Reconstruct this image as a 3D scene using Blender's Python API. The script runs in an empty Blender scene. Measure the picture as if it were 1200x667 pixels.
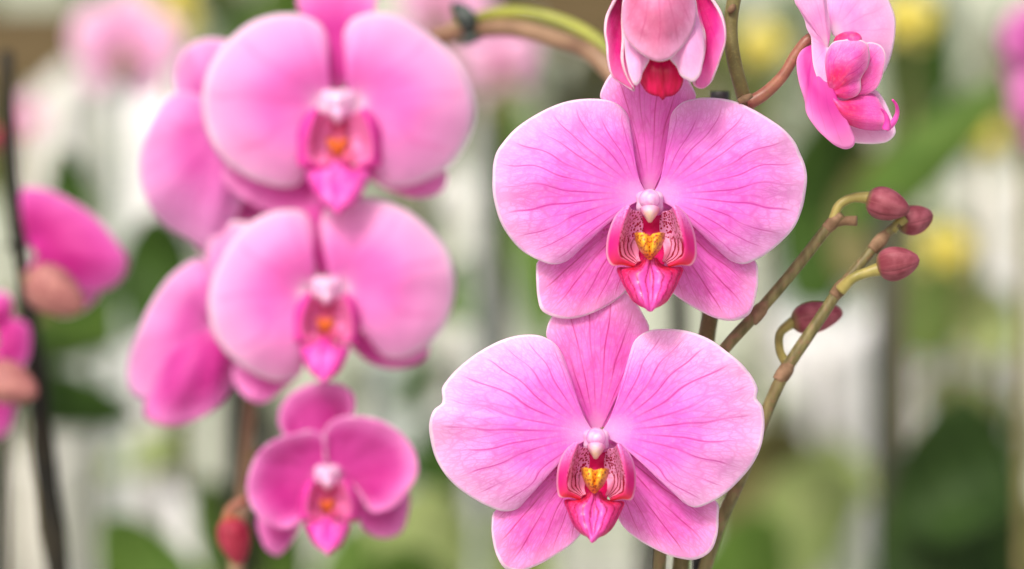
import bpy, math, random
from mathutils import Vector, noise
R = math.radians
random.seed(7)
scene = bpy.context.scene
COL = scene.collection
ZC = 1.0                      # camera height (m)
K = 0.36 / 1200.0             # metres per photograph pixel per metre of distance
WO = {}                       # world origin of every object, by name

def at(px, py, Y):
    return Vector(((px - 600.0) * K * Y, Y, ZC - (py - 333.5) * K * Y))

# ------------------------------------------------------------------ materials
def lin(c):
    return tuple(((v / 255.0) / 12.92 if v / 255.0 <= .04045 else ((v / 255.0 + .055) / 1.055) ** 2.4) for v in c) + (1,)

class NT:
    def __init__(s, name):
        s.m = bpy.data.materials.new(name); s.m.use_nodes = True
        s.t = s.m.node_tree; s.n = s.t.nodes; s.l = s.t.links
        s.n.clear()
        s.out = s.n.new('ShaderNodeOutputMaterial')
    def put(s, sock, v):
        if v is None: return
        if hasattr(v, 'is_output') or isinstance(v, bpy.types.NodeSocket): s.l.new(v, sock)
        else: sock.default_value = v
    def m1(s, op, a, b=None, c=None, clamp=False):
        n = s.n.new('ShaderNodeMath'); n.operation = op; n.use_clamp = clamp
        s.put(n.inputs[0], a)
        if b is not None: s.put(n.inputs[1], b)
        if c is not None: s.put(n.inputs[2], c)
        return n.outputs[0]
    def ss(s, x, a, b, lo=0.0, hi=1.0):
        n = s.n.new('ShaderNodeMapRange'); n.interpolation_type = 'SMOOTHSTEP'
        s.put(n.inputs[0], x); n.inputs[1].default_value = a; n.inputs[2].default_value = b
        n.inputs[3].default_value = lo; n.inputs[4].default_value = hi
        return n.outputs[0]
    def mix(s, f, a, b, mode='MIX'):
        n = s.n.new('ShaderNodeMix'); n.data_type = 'RGBA'; n.blend_type = mode
        s.put(n.inputs[0], f); s.put(n.inputs[6], a); s.put(n.inputs[7], b)
        return n.outputs[2]
    def uv(s):
        t = s.n.new('ShaderNodeTexCoord'); sp = s.n.new('ShaderNodeSeparateXYZ')
        s.l.new(t.outputs['UV'], sp.inputs[0])
        return sp.outputs[0], sp.outputs[1], t.outputs['Object'], t.outputs['UV']
    def vec(s, x, y, z=0.0):
        n = s.n.new('ShaderNodeCombineXYZ'); s.put(n.inputs[0], x); s.put(n.inputs[1], y); s.put(n.inputs[2], z)
        return n.outputs[0]
    def noise(s, v, scale, detail=2.0, rough=.5):
        n = s.n.new('ShaderNodeTexNoise'); s.put(n.inputs['Vector'], v)
        n.inputs['Scale'].default_value = scale; n.inputs['Detail'].default_value = detail; n.inputs['Roughness'].default_value = rough
        return n.outputs['Fac']
    def vor(s, v, scale, feature='F1', rand=1.0):
        n = s.n.new('ShaderNodeTexVoronoi'); n.feature = feature; s.put(n.inputs['Vector'], v)
        n.inputs['Scale'].default_value = scale; n.inputs['Randomness'].default_value = rand
        return n.outputs['Distance']
    def shade(s, col, rough=.5, trans=0.0, spec=.3, bump=None, bs=.3, bd=.0002, coat=0.0, sheen=0.0, tcol=None):
        p = s.n.new('ShaderNodeBsdfPrincipled')
        s.put(p.inputs['Base Color'], col); s.put(p.inputs['Roughness'], rough)
        p.inputs['Specular IOR Level'].default_value = spec
        p.inputs['Coat Weight'].default_value = coat
        p.inputs['Sheen Weight'].default_value = sheen
        nrm = None
        if bump is not None:
            b = s.n.new('ShaderNodeBump'); b.inputs['Strength'].default_value = bs; b.inputs['Distance'].default_value = bd
            s.put(b.inputs['Height'], bump); nrm = b.outputs[0]; s.l.new(nrm, p.inputs['Normal'])
        if trans > 0:
            t = s.n.new('ShaderNodeBsdfTranslucent'); s.put(t.inputs[0], tcol if tcol is not None else col)
            if nrm: s.l.new(nrm, t.inputs['Normal'])
            x = s.n.new('ShaderNodeMixShader'); x.inputs[0].default_value = trans
            s.l.new(p.outputs[0], x.inputs[1]); s.l.new(t.outputs[0], x.inputs[2])
            s.l.new(x.outputs[0], s.out.inputs[0])
        else:
            s.l.new(p.outputs[0], s.out.inputs[0])
        return s.m

def petal_mat(name, base, deep, pale, rim, vein, nv=15, vs=.7, warpamt=.03, deepmask=(.10, .62), streak=0.5,
              spots=0.0, trans=.35, fine=1.0, seed=0.0, basepale=.8, rimw=.974):
    s = NT(name); u, v, obj, uv = s.uv()
    full = fine >= .5
    w1 = s.noise(s.vec(s.m1('MULTIPLY', u, 3.2), s.m1('MULTIPLY', v, 1.7), seed), 1.3, 1.0)
    wob = s.m1('MULTIPLY', s.m1('SUBTRACT', w1, .5), warpamt * 2)
    uw = s.m1('ADD', u, s.m1('MULTIPLY', wob, s.ss(v, .0, .7)))
    # main veins running out from the claw
    fr = s.m1('FRACT', s.m1('MULTIPLY', uw, float(nv)))
    d = s.m1('MULTIPLY', s.m1('ABSOLUTE', s.m1('SUBTRACT', fr, .5)), v)       # constant metric width
    pv = s.ss(d, .008, .050, 1.0, 0.0)
    brk = s.noise(s.vec(s.m1('MULTIPLY', s.m1('FLOOR', s.m1('MULTIPLY', uw, float(nv))), 1.73), s.m1('MULTIPLY', v, 1.6), seed + 3), 1.9, 1.0)
    pv = s.m1('MULTIPLY', pv, s.m1('MULTIPLY', s.ss(v, .12, .40), s.ss(v, .86, 1.0, 1.0, .1)))
    pv = s.m1('MULTIPLY', pv, s.m1('MULTIPLY', s.ss(brk, .28, .55, .40, 1.0), s.m1('MULTIPLY', s.ss(u, .04, .3, .35, 1.0), s.ss(u, .74, .97, 1.0, .3))))
    vm = s.m1('MULTIPLY', pv, vs)
    big = s.noise(s.vec(s.m1('MULTIPLY', u, 2.2), s.m1('MULTIPLY', v, 1.6), seed + 9), 1.5, 1.0)
    c = s.mix(s.ss(v, .30, 1.0), base, pale)
    dm = s.m1('MULTIPLY', s.ss(v, deepmask[0] * .5, deepmask[0] + .12), s.ss(v, deepmask[1] - .1, deepmask[1] + .28, 1.0, 0.0))
    dm = s.m1('MULTIPLY', dm, s.ss(big, .30, .62, .35, 1.0))
    c = s.mix(dm, c, deep)
    if full:
        # fine side veins leaving the main ones, cells stretched outwards
        vv = s.vor(s.vec(s.m1('MULTIPLY', uw, 2.6 * nv), s.m1('MULTIPLY', v, 4.6), seed), 1.0, 'DISTANCE_TO_EDGE', .9)
        sv = s.m1('MULTIPLY', s.ss(vv, .0, .11, 1.0, 0.0), s.ss(v, .22, .55))
        v3 = s.vor(s.vec(s.m1('MULTIPLY', uw, 5.5 * nv), s.m1('MULTIPLY', v, 13.0), seed), 1.0, 'DISTANCE_TO_EDGE', 1.0)
        sv3 = s.m1('MULTIPLY', s.ss(v3, .0, .15, 1.0, 0.0), s.ss(v, .50, .85))
        mott = s.noise(obj, 750.0, 3.0, .7)
        c = s.mix(s.ss(mott, .42, .72, 0.0, .20 * fine), c, rim)
        cellv = s.vor(obj, 2000.0)
        c = s.mix(s.ss(cellv, .2, .8, 0.0, .24 * fine), c, deep)
        vm = s.m1('MAXIMUM', vm, s.m1('MAXIMUM', s.m1('MULTIPLY', sv, vs * .40), s.m1('MULTIPLY', sv3, vs * .40)))
    if basepale: c = s.mix(s.ss(v, .04, .22, basepale, 0.0), c, rim)
    if streak:
        st = s.m1('MULTIPLY', s.ss(u, .72, .93), s.ss(v, .25, 1.0, 1.0, .15))
        c = s.mix(s.m1('MULTIPLY', st, streak), c, rim)
    c = s.mix(vm, c, vein)
    if spots:
        dd = s.vor(obj, 950.0, 'F1', .9)
        sm = s.m1('MULTIPLY', s.ss(dd, .26, .44, 1.0, 0.0), s.ss(v, .34, .52, 1.0, 0.0))
        side = s.ss(s.noise(s.vec(u, v, seed + 20), 2.4, 0.0), .36, .52)
        c = s.mix(s.m1('MULTIPLY', s.m1('MULTIPLY', sm, side), spots), c, lin((186, 16, 96)))
    rw = s.m1('ADD', v, s.m1('MULTIPLY', s.m1('SUBTRACT', s.noise(obj, 260.0, 1.0), .5), .018))
    c = s.mix(s.ss(v, .78, 1.0, 0.0, .30), c, rim)
    c = s.mix(s.ss(rw, rimw, min(1.0, rimw + .014), 0.0, .68), c, (1, .93, .98, 1))
    tc = s.mix(.55, c, (1, .80, .95, 1))
    if full:
        h = s.m1('ADD', s.m1('MULTIPLY', vm, -.25), s.m1('ADD', s.m1('MULTIPLY', mott, .25), s.m1('MULTIPLY', cellv, .35)))
        return s.shade(c, .46, trans, .28, h, .34, .00025, 0.0, .06, tcol=tc)
    return s.shade(c, .5, trans, .25, None, tcol=tc)

P_FRONT = petal_mat('petal_front', lin((245, 146, 232)), lin((242, 114, 222)), lin((248, 174, 238)), lin((254, 228, 248)), lin((206, 46, 166)), 19, .88, .04, (.12, .60), .85, 0.0, .4, 1.0, 0.0, .3)
P_FRONT2 = petal_mat('petal_front_second', lin((246, 154, 234)), lin((243, 120, 224)), lin((249, 186, 240)), lin((254, 232, 249)), lin((206, 50, 166)), 18, .88, .04, (.12, .55), .85, 0.0, .4, 1.0, 5.3, .3)
P_SEPAL = petal_mat('sepal_front', lin((243, 130, 222)), lin((240, 104, 208)), lin((247, 160, 230)), lin((254, 220, 244)), lin((200, 24, 136)), 16, .90, .03, (.05, .66), 0.0, .0, .4, 1.0, 2.2, .45)
P_SEPSPOT = petal_mat('sepal_speckled', lin((242, 122, 218)), lin((238, 92, 204)), lin((246, 150, 228)), lin((254, 216, 242)), lin((198, 20, 128)), 15, .95, .03, (.05, .70), 0.0, .85, .4, 1.0, 4.2, .25)
P_SOFT = petal_mat('petal_soft', lin((244, 148, 218)), lin((241, 122, 208)), lin((248, 178, 228)), lin((255, 234, 247)), lin((226, 84, 176)), 7, .34, .05, (.16, .52), .95, 0.0, .5, .3, 7.0, 1.0, .95)
P_MAG = petal_mat('petal_magenta', lin((226, 78, 180)), lin((208, 50, 158)), lin((236, 116, 200)), lin((250, 200, 236)), lin((186, 30, 130)), 13, .4, .05, (.05, .6), .25, 0.0, .35, .3, 11.0, .35, .999)
P_MAUVE = petal_mat('petal_mauve', lin((224, 122, 198)), lin((210, 84, 174)), lin((228, 150, 210)), lin((242, 200, 232)), lin((186, 56, 140)), 9, .35, .05, (.05, .5), .4, 0.0, .4, .3, 12.0, .5, .97)
P_DEEP = petal_mat('petal_deep', lin((208, 12, 112)), lin((180, 4, 84)), lin((232, 40, 160)), lin((250, 176, 218)), lin((160, 2, 72)), 12, .45, .03, (.05, .7), .0, 0.0, .25, .5, 13.0, 0, .992)
P_BRIGHT = petal_mat('petal_bright', lin((232, 24, 150)), lin((214, 8, 118)), lin((240, 60, 176)), lin((252, 186, 226)), lin((186, 2, 100)), 12, .35, .03, (.05, .7), .0, 0.0, .3, .5, 13.5, 0, .992)
P_HOOD = petal_mat('petal_hood', lin((230, 140, 188)), lin((210, 104, 144)), lin((240, 156, 208)), lin((250, 210, 238)), lin((196, 76, 130)), 11, .70, .02, (.60, .80), .0, 0.0, .25, .8, 14.0, .0, .985)
P_PALE = petal_mat('petal_pale', lin((249, 186, 234)), lin((246, 150, 220)), lin((249, 190, 234)), lin((255, 234, 250)), lin((226, 90, 180)), 11, .30, .03, (.1, .4), .0, 0.0, .4, .7, 15.0, .7, .965)
P_EDGE = petal_mat('petal_edge_magenta', lin((206, 44, 152)), lin((188, 28, 132)), lin((218, 84, 178)), lin((228, 140, 204)), lin((170, 10, 110)), 9, .2, .03, (.1, .6), 0, 0, .35, .3, 19.0, 0)
P_LOW = petal_mat('petal_low_magenta', lin((212, 72, 168)), lin((196, 46, 146)), lin((228, 110, 194)), lin((246, 180, 226)), lin((176, 16, 116)), 9, .3, .03, (.05, .7), .3, 0, .35, .3, 20.0, .3, .999)
P_YEL = petal_mat('petal_yellow', lin((236, 228, 96)), lin((228, 212, 44)), lin((238, 234, 130)), lin((246, 242, 190)), lin((200, 180, 30)), 9, .2, .03, (.1, .5), 0, 0, .4, .3, 16.0, .1)
P_FARPINK = petal_mat('petal_far_pink', lin((240, 184, 220)), lin((230, 150, 202)), lin((244, 204, 228)), lin((248, 222, 238)), lin((210, 110, 170)), 9, .2, .03, (.1, .5), .3, 0, .4, .3, 17.0, .6)
P_FARMAG = petal_mat('petal_far_magenta', lin((206, 96, 176)), lin((186, 62, 154)), lin((214, 122, 190)), lin((230, 166, 214)), lin((170, 40, 130)), 9, .2, .03, (.1, .5), .3, 0, .4, .3, 18.0, .2)

def side_lobe_mat():
    s = NT('lip_side_lobe'); v, u, obj, uv = s.uv()          # v across (0 outer edge .. 1 inner), u along
    outer = s.mix(s.ss(u, .12, .52), lin((250, 170, 236)), lin((246, 44, 160)))
    outer = s.mix(s.ss(u, .55, .88), outer, lin((246, 72, 84)))
    sp = s.noise(obj, 1500.0, 2.0)
    outer = s.mix(s.m1('MULTIPLY', s.ss(sp, .50, .62), s.ss(u, .2, .75, .6, 0.0)), outer, lin((222, 60, 176)))
    outer = s.mix(s.m1('MULTIPLY', s.ss(v, .17, .30), .45), outer, lin((240, 60, 150)))
    inner = s.mix(s.ss(u, .3, .95), lin((252, 190, 232)), lin((250, 160, 200)))
    dd = s.vor(obj, 1250.0, 'F1', .9)
    dots = s.m1('MULTIPLY', s.ss(dd, .32, .52, 1.0, 0.0), s.ss(u, .50, .68, 1.0, 0.0))
    inner = s.mix(dots, inner, lin((176, 8, 66)))
    wv = s.m1('ADD', s.m1('MULTIPLY', v, 7.5), s.m1('MULTIPLY', s.noise(obj, 300.0, 1.0), 1.2))
    ln = s.m1('ABSOLUTE', s.m1('SUBTRACT', s.m1('FRACT', wv), .5))
    strp = s.m1('MULTIPLY', s.ss(ln, .14, .24, 1.0, 0.0), s.m1('MULTIPLY', s.ss(u, .42, .58), s.ss(v, .70, .9, 1.0, .0)))
    inner = s.mix(strp, inner, lin((160, 4, 40)))
    c = s.mix(s.ss(v, .33, .40), outer, inner)
    c = s.mix(s.m1('MULTIPLY', s.ss(v, .02, .10, 1.0, 0.0), .75), c, lin((250, 206, 232)))
    return s.shade(c, .36, .42, .3, sp, .12, .0002, .05)
def mid_lobe_mat():
    s = NT('lip_mid_lobe'); v, u, obj, uv = s.uv()
    a = s.m1('ABSOLUTE', s.m1('SUBTRACT', v, .5))
    c = s.mix(s.ss(a, .10, .46), lin((248, 96, 204)), lin((230, 20, 116)))
    c = s.mix(s.m1('MULTIPLY', s.ss(u, .22, .52, 1.0, 0.0), s.ss(a, .10, .34)), c, lin((220, 10, 44)))
    c = s.mix(s.ss(u, .0, .22, .8, 0.0), c, lin((226, 30, 80)))
    wob = s.m1('MULTIPLY', s.m1('SUBTRACT', s.noise(obj, 260.0, 2.0), .5), .9)
    ln = s.m1('ABSOLUTE', s.m1('SUBTRACT', s.m1('FRACT', s.m1('ADD', s.m1('MULTIPLY', v, 8.0), wob)), .5))
    vn = s.m1('MULTIPLY', s.ss(ln, .06, .17, 1.0, 0.0), s.ss(u, .95, .75, 0.0, .8))
    c = s.mix(vn, c, lin((172, 0, 74)))
    c = s.mix(s.m1('MULTIPLY', s.ss(a, .0, .03, 1.0, 0.0), s.ss(u, .25, .55, .9, .2)), c, lin((214, 60, 30)))
    mott = s.noise(obj, 1300.0, 3.0)
    c = s.mix(s.ss(mott, .4, .75, 0.0, .35), c, lin((244, 130, 206)))
    c = s.mix(s.m1('MULTIPLY', s.ss(a, .475, .5), .55), c, lin((246, 130, 190)))
    return s.shade(c, .34, .38, .4, mott, .3, .0003, .1)
def callus_mat():
    s = NT('lip_callus'); v, u, obj, uv = s.uv()
    base = s.mix(s.noise(obj, 420.0, 2.0), lin((250, 140, 20)), lin((254, 206, 60)))
    base = s.mix(s.ss(u, .45, 1.0, 0.0, .6), base, lin((240, 96, 30)))
    dd = s.vor(obj, 1150.0, 'F1', .9)
    base = s.mix(s.ss(dd, .36, .52, .95, 0.0), base, lin((160, 18, 24)))
    a = s.m1('ABSOLUTE', s.m1('SUBTRACT', v, .5))
    base = s.mix(s.m1('MULTIPLY', s.ss(a, .40, .5), .6), base, lin((200, 30, 40)))
    base = s.mix(s.m1('MULTIPLY', s.ss(a, .02, .0), .6), base, lin((180, 40, 20)))
    return s.shade(base, .35, .1, .4, dd, .4, .0003, .15)
def plain(name, c1, c2, scale, rough=.5, trans=0.0, spec=.3, bs=.2, bd=.0003, coat=0.0, detail=3.0, stretch=None, dots=None):
    s = NT(name); u, v, obj, uv = s.uv()
    vec = obj
    if stretch:
        sp = s.n.new('ShaderNodeMapping'); sp.inputs['Scale'].default_value = stretch; s.l.new(obj, sp.inputs[0]); vec = sp.outputs[0]
    n = s.noise(vec, scale, detail)
    c = s.mix(s.ss(n, .3, .7), lin(c1), lin(c2))
    h = n
    if dots:
        dd = s.noise(obj, dots[1], 2.0, .6)
        c = s.mix(s.ss(dd, .52, .66, 0.0, dots[2]), c, lin(dots[0])); h = s.m1('ADD', n, dd)
    return s.shade(c, rough, trans, spec, h, bs, bd, coat)
M_SIDE, M_MID, M_CALLUS = side_lobe_mat(), mid_lobe_mat(), callus_mat()
M_THROAT = plain('lip_throat', (214, 10, 92), (236, 40, 130), 300, .4, .3)
M_SOFTTHROAT = plain('lip_throat_soft', (220, 80, 136), (232, 110, 150), 300, .4, .1)
M_COLUMN = plain('column_lilac', (244, 168, 228), (254, 232, 250), 330, .2, .4, .5, .1, .0002, .25)
M_COLLAR = plain('column_collar', (244, 186, 230), (252, 226, 244), 300, .3, .3, .4)
def cap_mat():
    s = NT('anther_cap'); v, u, obj, uv = s.uv()
    a = s.m1('ABSOLUTE', s.m1('SUBTRACT', v, .5))
    c = s.mix(s.ss(u, .05, .75), lin((248, 196, 232)), lin((254, 246, 222)))
    c = s.mix(s.m1('MULTIPLY', s.ss(a, .2, .5), .7), c, lin((242, 160, 214)))
    c = s.mix(s.ss(s.noise(obj, 500.0, 2.0), .45, .8, 0.0, .5), c, lin((250, 226, 160)))
    return s.shade(c, .3, .4, .4)
M_CAP = cap_mat()
M_ORANGE = plain('lip_orange', (206, 84, 36), (226, 116, 44), 500, .4, .1)
M_LIPMAG = plain('lip_magenta', (236, 64, 178), (246, 110, 206), 160, .35, .25)
M_LIPRED = plain('lip_red_inside', (182, 0, 58), (208, 6, 84), 300, .35, .15, .3, .3, .0003, .1, 2.0, (3, 3, .4))
M_LOBEPINK = petal_mat('lip_lobe_pink', lin((238, 90, 186)), lin((238, 34, 108)), lin((244, 116, 204)), lin((254, 216, 240)), lin((214, 24, 150)), 13, .95, .10, (.0, .45), .0, .0, .3, .8, 21.0, .0, .97)
M_LOBERED = plain('lip_lobe_red', (232, 40, 110), (240, 80, 130), 300, .35, .2)
M_STEM = plain('stem_brown_green', (94, 86, 48), (116, 108, 66), 120, .45, 0, .35, .4, .0002, 0, 4, None, ((140, 128, 74), 1500, .4))
M_STEMG = plain('stem_olive', (92, 84, 48), (130, 122, 78), 110, .45, 0, .35, .3, .0002, 0, 4, (4, 4, .8), ((134, 98, 76), 420, .5))
M_STEMLIGHT = plain('stalk_yellow_green', (138, 130, 66), (168, 156, 88), 200, .4, .1, .4)
M_STEMGREEN = plain('stem_bright_green', (130, 138, 44), (164, 168, 74), 60, .4, .1, .4)
M_STEMTAN = plain('stem_tan', (112, 86, 66), (146, 118, 92), 60, .45, 0, .3)
M_NODE = plain('stem_node_bract', (108, 84, 62), (146, 118, 92), 260, .7, 0, .2, .4, .0004)
M_PEDPINK = plain('stalk_rosy_brown', (138, 84, 70), (166, 108, 88), 220, .4, .1, .4, .2, .0002, 0, 3, None, ((130, 110, 60), 700, .3))
M_DARK = plain('stem_dark', (18, 18, 12), (40, 36, 24), 60, .6)
M_BLACK = plain('plastic_black', (30, 28, 30), (48, 46, 46), 400, .45, 0, .4)
M_CLIP = plain('clip_plastic', (44, 54, 50), (70, 80, 74), 200, .4, 0, .4)
def bud_mat(name, a, b, c3):
    s = NT(name); u, v, obj, uv = s.uv()
    n = s.noise(obj, 240.0, 3.0)
    c = s.mix(s.ss(n, .3, .7), lin(a), lin(b))
    c = s.mix(s.ss(v, .16, .0), c, lin(c3))
    seam = s.m1('ABSOLUTE', s.m1('SUBTRACT', s.m1('FRACT', s.m1('MULTIPLY', u, 3.0)), .5))
    c = s.mix(s.m1('MULTIPLY', s.ss(seam, .0, .022, .7, 0.0), s.ss(v, .1, .25)), c, lin((92, 22, 36)))
    ln = s.noise(s.vec(s.m1('MULTIPLY', u, 40.0), v, 0.0), 1.2, 2.0)
    c = s.mix(s.ss(ln, .5, .80, 0.0, .22), c, lin((200, 136, 136)))
    return s.shade(c, .55, .06, .28, n, .3, .0004)
M_BUD = bud_mat('bud_maroon', (126, 54, 66), (158, 86, 98), (126, 110, 66))
M_BUDRED = bud_mat('bud_red', (132, 24, 48), (156, 46, 68), (190, 110, 50))
M_BUDPEACH = bud_mat('bud_peach', (150, 92, 92), (178, 122, 114), (140, 110, 70))
def leaf_mat(name, a, b, rib):
    s = NT(name); u, v, obj, uv = s.uv()
    n = s.noise(obj, 30.0, 4.0)
    c = s.mix(s.ss(n, .3, .7), lin(a), lin(b))
    m = s.m1('ABSOLUTE', s.m1('SUBTRACT', u, .5))
    c = s.mix(s.ss(m, .0, .05, .6, 0.0), c, lin(rib))
    ln = s.noise(s.vec(s.m1('MULTIPLY', u, 60.0), s.m1('MULTIPLY', v, 2.0), 0.0), 1.0, 2.0)
    c = s.mix(s.ss(ln, .45, .7, 0.0, .25), c, lin(rib))
    return s.shade(c, .6, .2, .2, ln, .2, .0008)
L_DARK = leaf_mat('leaf_dark', (44, 70, 22), (62, 92, 30), (84, 112, 50))
L_DEEP = leaf_mat('leaf_deep', (34, 54, 20), (48, 72, 26), (62, 88, 40))
L_MID = leaf_mat('leaf_mid', (66, 96, 32), (90, 120, 46), (112, 136, 72))
L_PALE = leaf_mat('leaf_pale', (134, 154, 88), (164, 178, 116), (184, 194, 144))
L_OLIVE = leaf_mat('leaf_olive', (92, 92, 52), (118, 112, 70), (140, 132, 92))
L_GREY = leaf_mat('leaf_grey', (150, 162, 138), (178, 186, 164), (196, 202, 184))
M_WHITE = plain('plastic_white', (236, 237, 236), (248, 248, 247), 25, .4, .15)
M_CREAM = plain('plastic_cream', (206, 208, 200), (228, 228, 220), 25, .5, .1)
M_PGREY = plain('plastic_pale_grey', (168, 180, 174), (200, 208, 202), 25, .5, .1)
M_BENCH = plain('bench_mesh', (170, 172, 162), (196, 196, 188), 18, .7)
M_WALL = plain('wall_pale', (160, 168, 150), (190, 196, 180), 1.2, .8)
M_BROWN = plain('timber_brown', (78, 66, 44), (98, 84, 58), 5, .8, 0, .2, .3, .002, 0, 4, (.3, 3, 3))
M_POST = plain('post_dark', (44, 46, 36), (66, 68, 52), 20, .6)

# ------------------------------------------------------------------ objects
def link(name, ob, parent, origin):
    COL.objects.link(ob)
    WO[ob.name] = Vector(origin)
    if parent is not None:
        ob.parent = parent; ob.location = Vector(origin) - WO[parent.name]
    else: ob.location = origin
    return ob
def thing(name, origin, label, cat, group=None):
    o = bpy.data.objects.new(name, None); o.empty_display_size = .02
    link(name, o, None, origin); o['label'] = label; o['category'] = cat
    if group: o['group'] = group
    return o
class MB:
    """collects world-space faces with UVs, builds one mesh object"""
    def __init__(s): s.v = []; s.f = []; s.uv = []; s.mi = []; s.cur = 0
    def grid(s, rows, closed=False, uvs=None):
        n = len(rows); m = len(rows[0]); b = len(s.v)
        for r in rows: s.v.extend(r)
        mm = m if closed else m - 1
        for i in range(n - 1):
            for j in range(mm):
                j2 = (j + 1) % m
                s.f.append((b + i * m + j, b + i * m + j2, b + (i + 1) * m + j2, b + (i + 1) * m + j))
                u0, u1 = j / mm, (j + 1) / mm; v0, v1 = i / (n - 1), (i + 1) / (n - 1)
                s.uv.append(((u0, v0), (u1, v0), (u1, v1), (u0, v1))); s.mi.append(s.cur)
    def build(s, name, mats, parent, origin, thick=0.0, smooth=True, label=None, sub=0):
        me = bpy.data.meshes.new(name)
        o = Vector(origin)
        me.from_pydata([tuple(Vector(p) - o) for p in s.v], [], s.f)
        l = me.uv_layers.new(name='UVMap')
        k = 0
        for q in s.uv:
            for c in q: l.data[k].uv = c; k += 1
        if not isinstance(mats, (list, tuple)): mats = [mats]
        for m in mats: me.materials.append(m)
        me.polygons.foreach_set('material_index', s.mi)
        if smooth: me.polygons.foreach_set('use_smooth', [True] * len(me.polygons))
        me.update()
        ob = bpy.data.objects.new(name, me)
        if thick:
            sd = ob.modifiers.new('thickness', 'SOLIDIFY'); sd.thickness = thick; sd.offset = 0; sd.use_rim = True
        if sub:
            sb = ob.modifiers.new('smooth', 'SUBSURF'); sb.levels = sub; sb.render_levels = sub
        if label: ob['label'] = label
        return link(name, ob, parent, origin)

def cr(P, n, closed=False):
    """Catmull-Rom through points (tuples), resampled to n points of equal arc length"""
    P = [Vector(p) for p in P]
    d = []
    m = len(P)
    segs = m if closed else m - 1
    for i in range(segs):
        if closed: p0, p1, p2, p3 = P[(i - 1) % m], P[i], P[(i + 1) % m], P[(i + 2) % m]
        else: p0, p1, p2, p3 = P[max(i - 1, 0)], P[i], P[i + 1], P[min(i + 2, m - 1)]
        l1 = max((p2 - p1).length, 1e-9); l0 = max((p1 - p0).length, 1e-9); l2 = max((p3 - p2).length, 1e-9)
        m1 = (p2 - p1) if (p1 - p0).length < 1e-9 else ((p1 - p0) / l0 * l1 + (p2 - p1) / l1 * l0) / (l0 + l1) * l1
        m2 = (p2 - p1) if (p3 - p2).length < 1e-9 else ((p2 - p1) / l1 * l2 + (p3 - p2) / l2 * l1) / (l1 + l2) * l1
        for k in range(10):
            t = k / 10; t2 = t * t; t3 = t2 * t
            d.append(p1 * (2 * t3 - 3 * t2 + 1) + m1 * (t3 - 2 * t2 + t) + p2 * (3 * t2 - 2 * t3) + m2 * (t3 - t2))
    d.append(P[0] if closed else P[-1])
    L = [0]
    for i in range(1, len(d)): L.append(L[-1] + (d[i] - d[i - 1]).length)
    out = []; j = 0
    for i in range(n):
        g = L[-1] * i / (n - 1)
        while j < len(L) - 2 and L[j + 1] < g: j += 1
        a = L[j + 1] - L[j]
        out.append(d[j].lerp(d[j + 1], 0 if a < 1e-12 else max(0, min(1, (g - L[j]) / a))))
    return out

class Tr:
    """maps traced crop coordinates to photograph pixels"""
    def __init__(s, ox, oy, sc): s.ox, s.oy, s.sc = ox, oy, sc
    def __call__(s, x, y): return (s.ox + x / s.sc, s.oy + y / s.sc)

def petal(name, T, base, pts, Y, mat, parent, origin, f0=0.0, slope=0.0, bulge=3.0, cross=0.0, rip=.6, rk=5, grad=(0, 0), curl=0.0,
          nt=97, ns=30, thick=.00045, label=None, ph=None, claw=None, relief=1.0):
    """a petal spread out from its claw; f values are millimetres towards the viewer, grad is mm per photograph pixel"""
    ph = random.uniform(0, 6) if ph is None else ph
    b = Vector(T(*base)); P = [Vector(T(*p)) for p in pts]
    sh = Vector((0, 0))
    if claw: sh = b - Vector(T(*claw)); b = Vector(T(*claw))
    q = cr([b] + P + [b], nt)
    RM = max((p - b).length for p in q)
    rows = []
    for i in range(ns):
        s = i / (ns - 1); row = []
        for j, p in enumerate(q):
            t = j / (nt - 1); w = (p - b).length / RM
            pp = b.lerp(p, s) + sh * (1 - s) ** 9; r = w * s
            f = f0 + slope * r + bulge * math.sin(math.pi * min(1, s) ** .9) * w + cross * r * (1 - (2 * t - 1) ** 2)
            f += rip * w * s ** 3 * math.sin(2 * math.pi * rk * t + ph) + .35 * rip * w * s ** 2 * math.sin(2 * math.pi * (rk * 2.3) * t + ph * 2)
            f += relief * w * s * (noise.noise(Vector((pp.x * .022, pp.y * .022, ph))) * 1.6 + .5 * noise.noise(Vector((pp.x * .06, pp.y * .06, ph))))
            f -= curl * s ** 5 * w
            f += grad[0] * (pp.x - b.x) + grad[1] * (pp.y - b.y)
            row.append(at(pp.x, pp.y, Y - f / 1000))
        rows.append(row)
    m = MB(); m.grid(rows)
    return m.build(name, mat, parent, origin, thick, label=label)

def loft(m, T, curves, Y, nu=40, nv=40):
    C = [cr([T(c[0], c[1]) + (c[2],) for c in cv], nu) for cv in curves]
    rows = []
    for i in range(nu):
        rr = cr([c[i] for c in C], nv)
        rows.append([at(p.x, p.y, Y - p.z / 1000) for p in rr])
    m.grid(rows)

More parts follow.
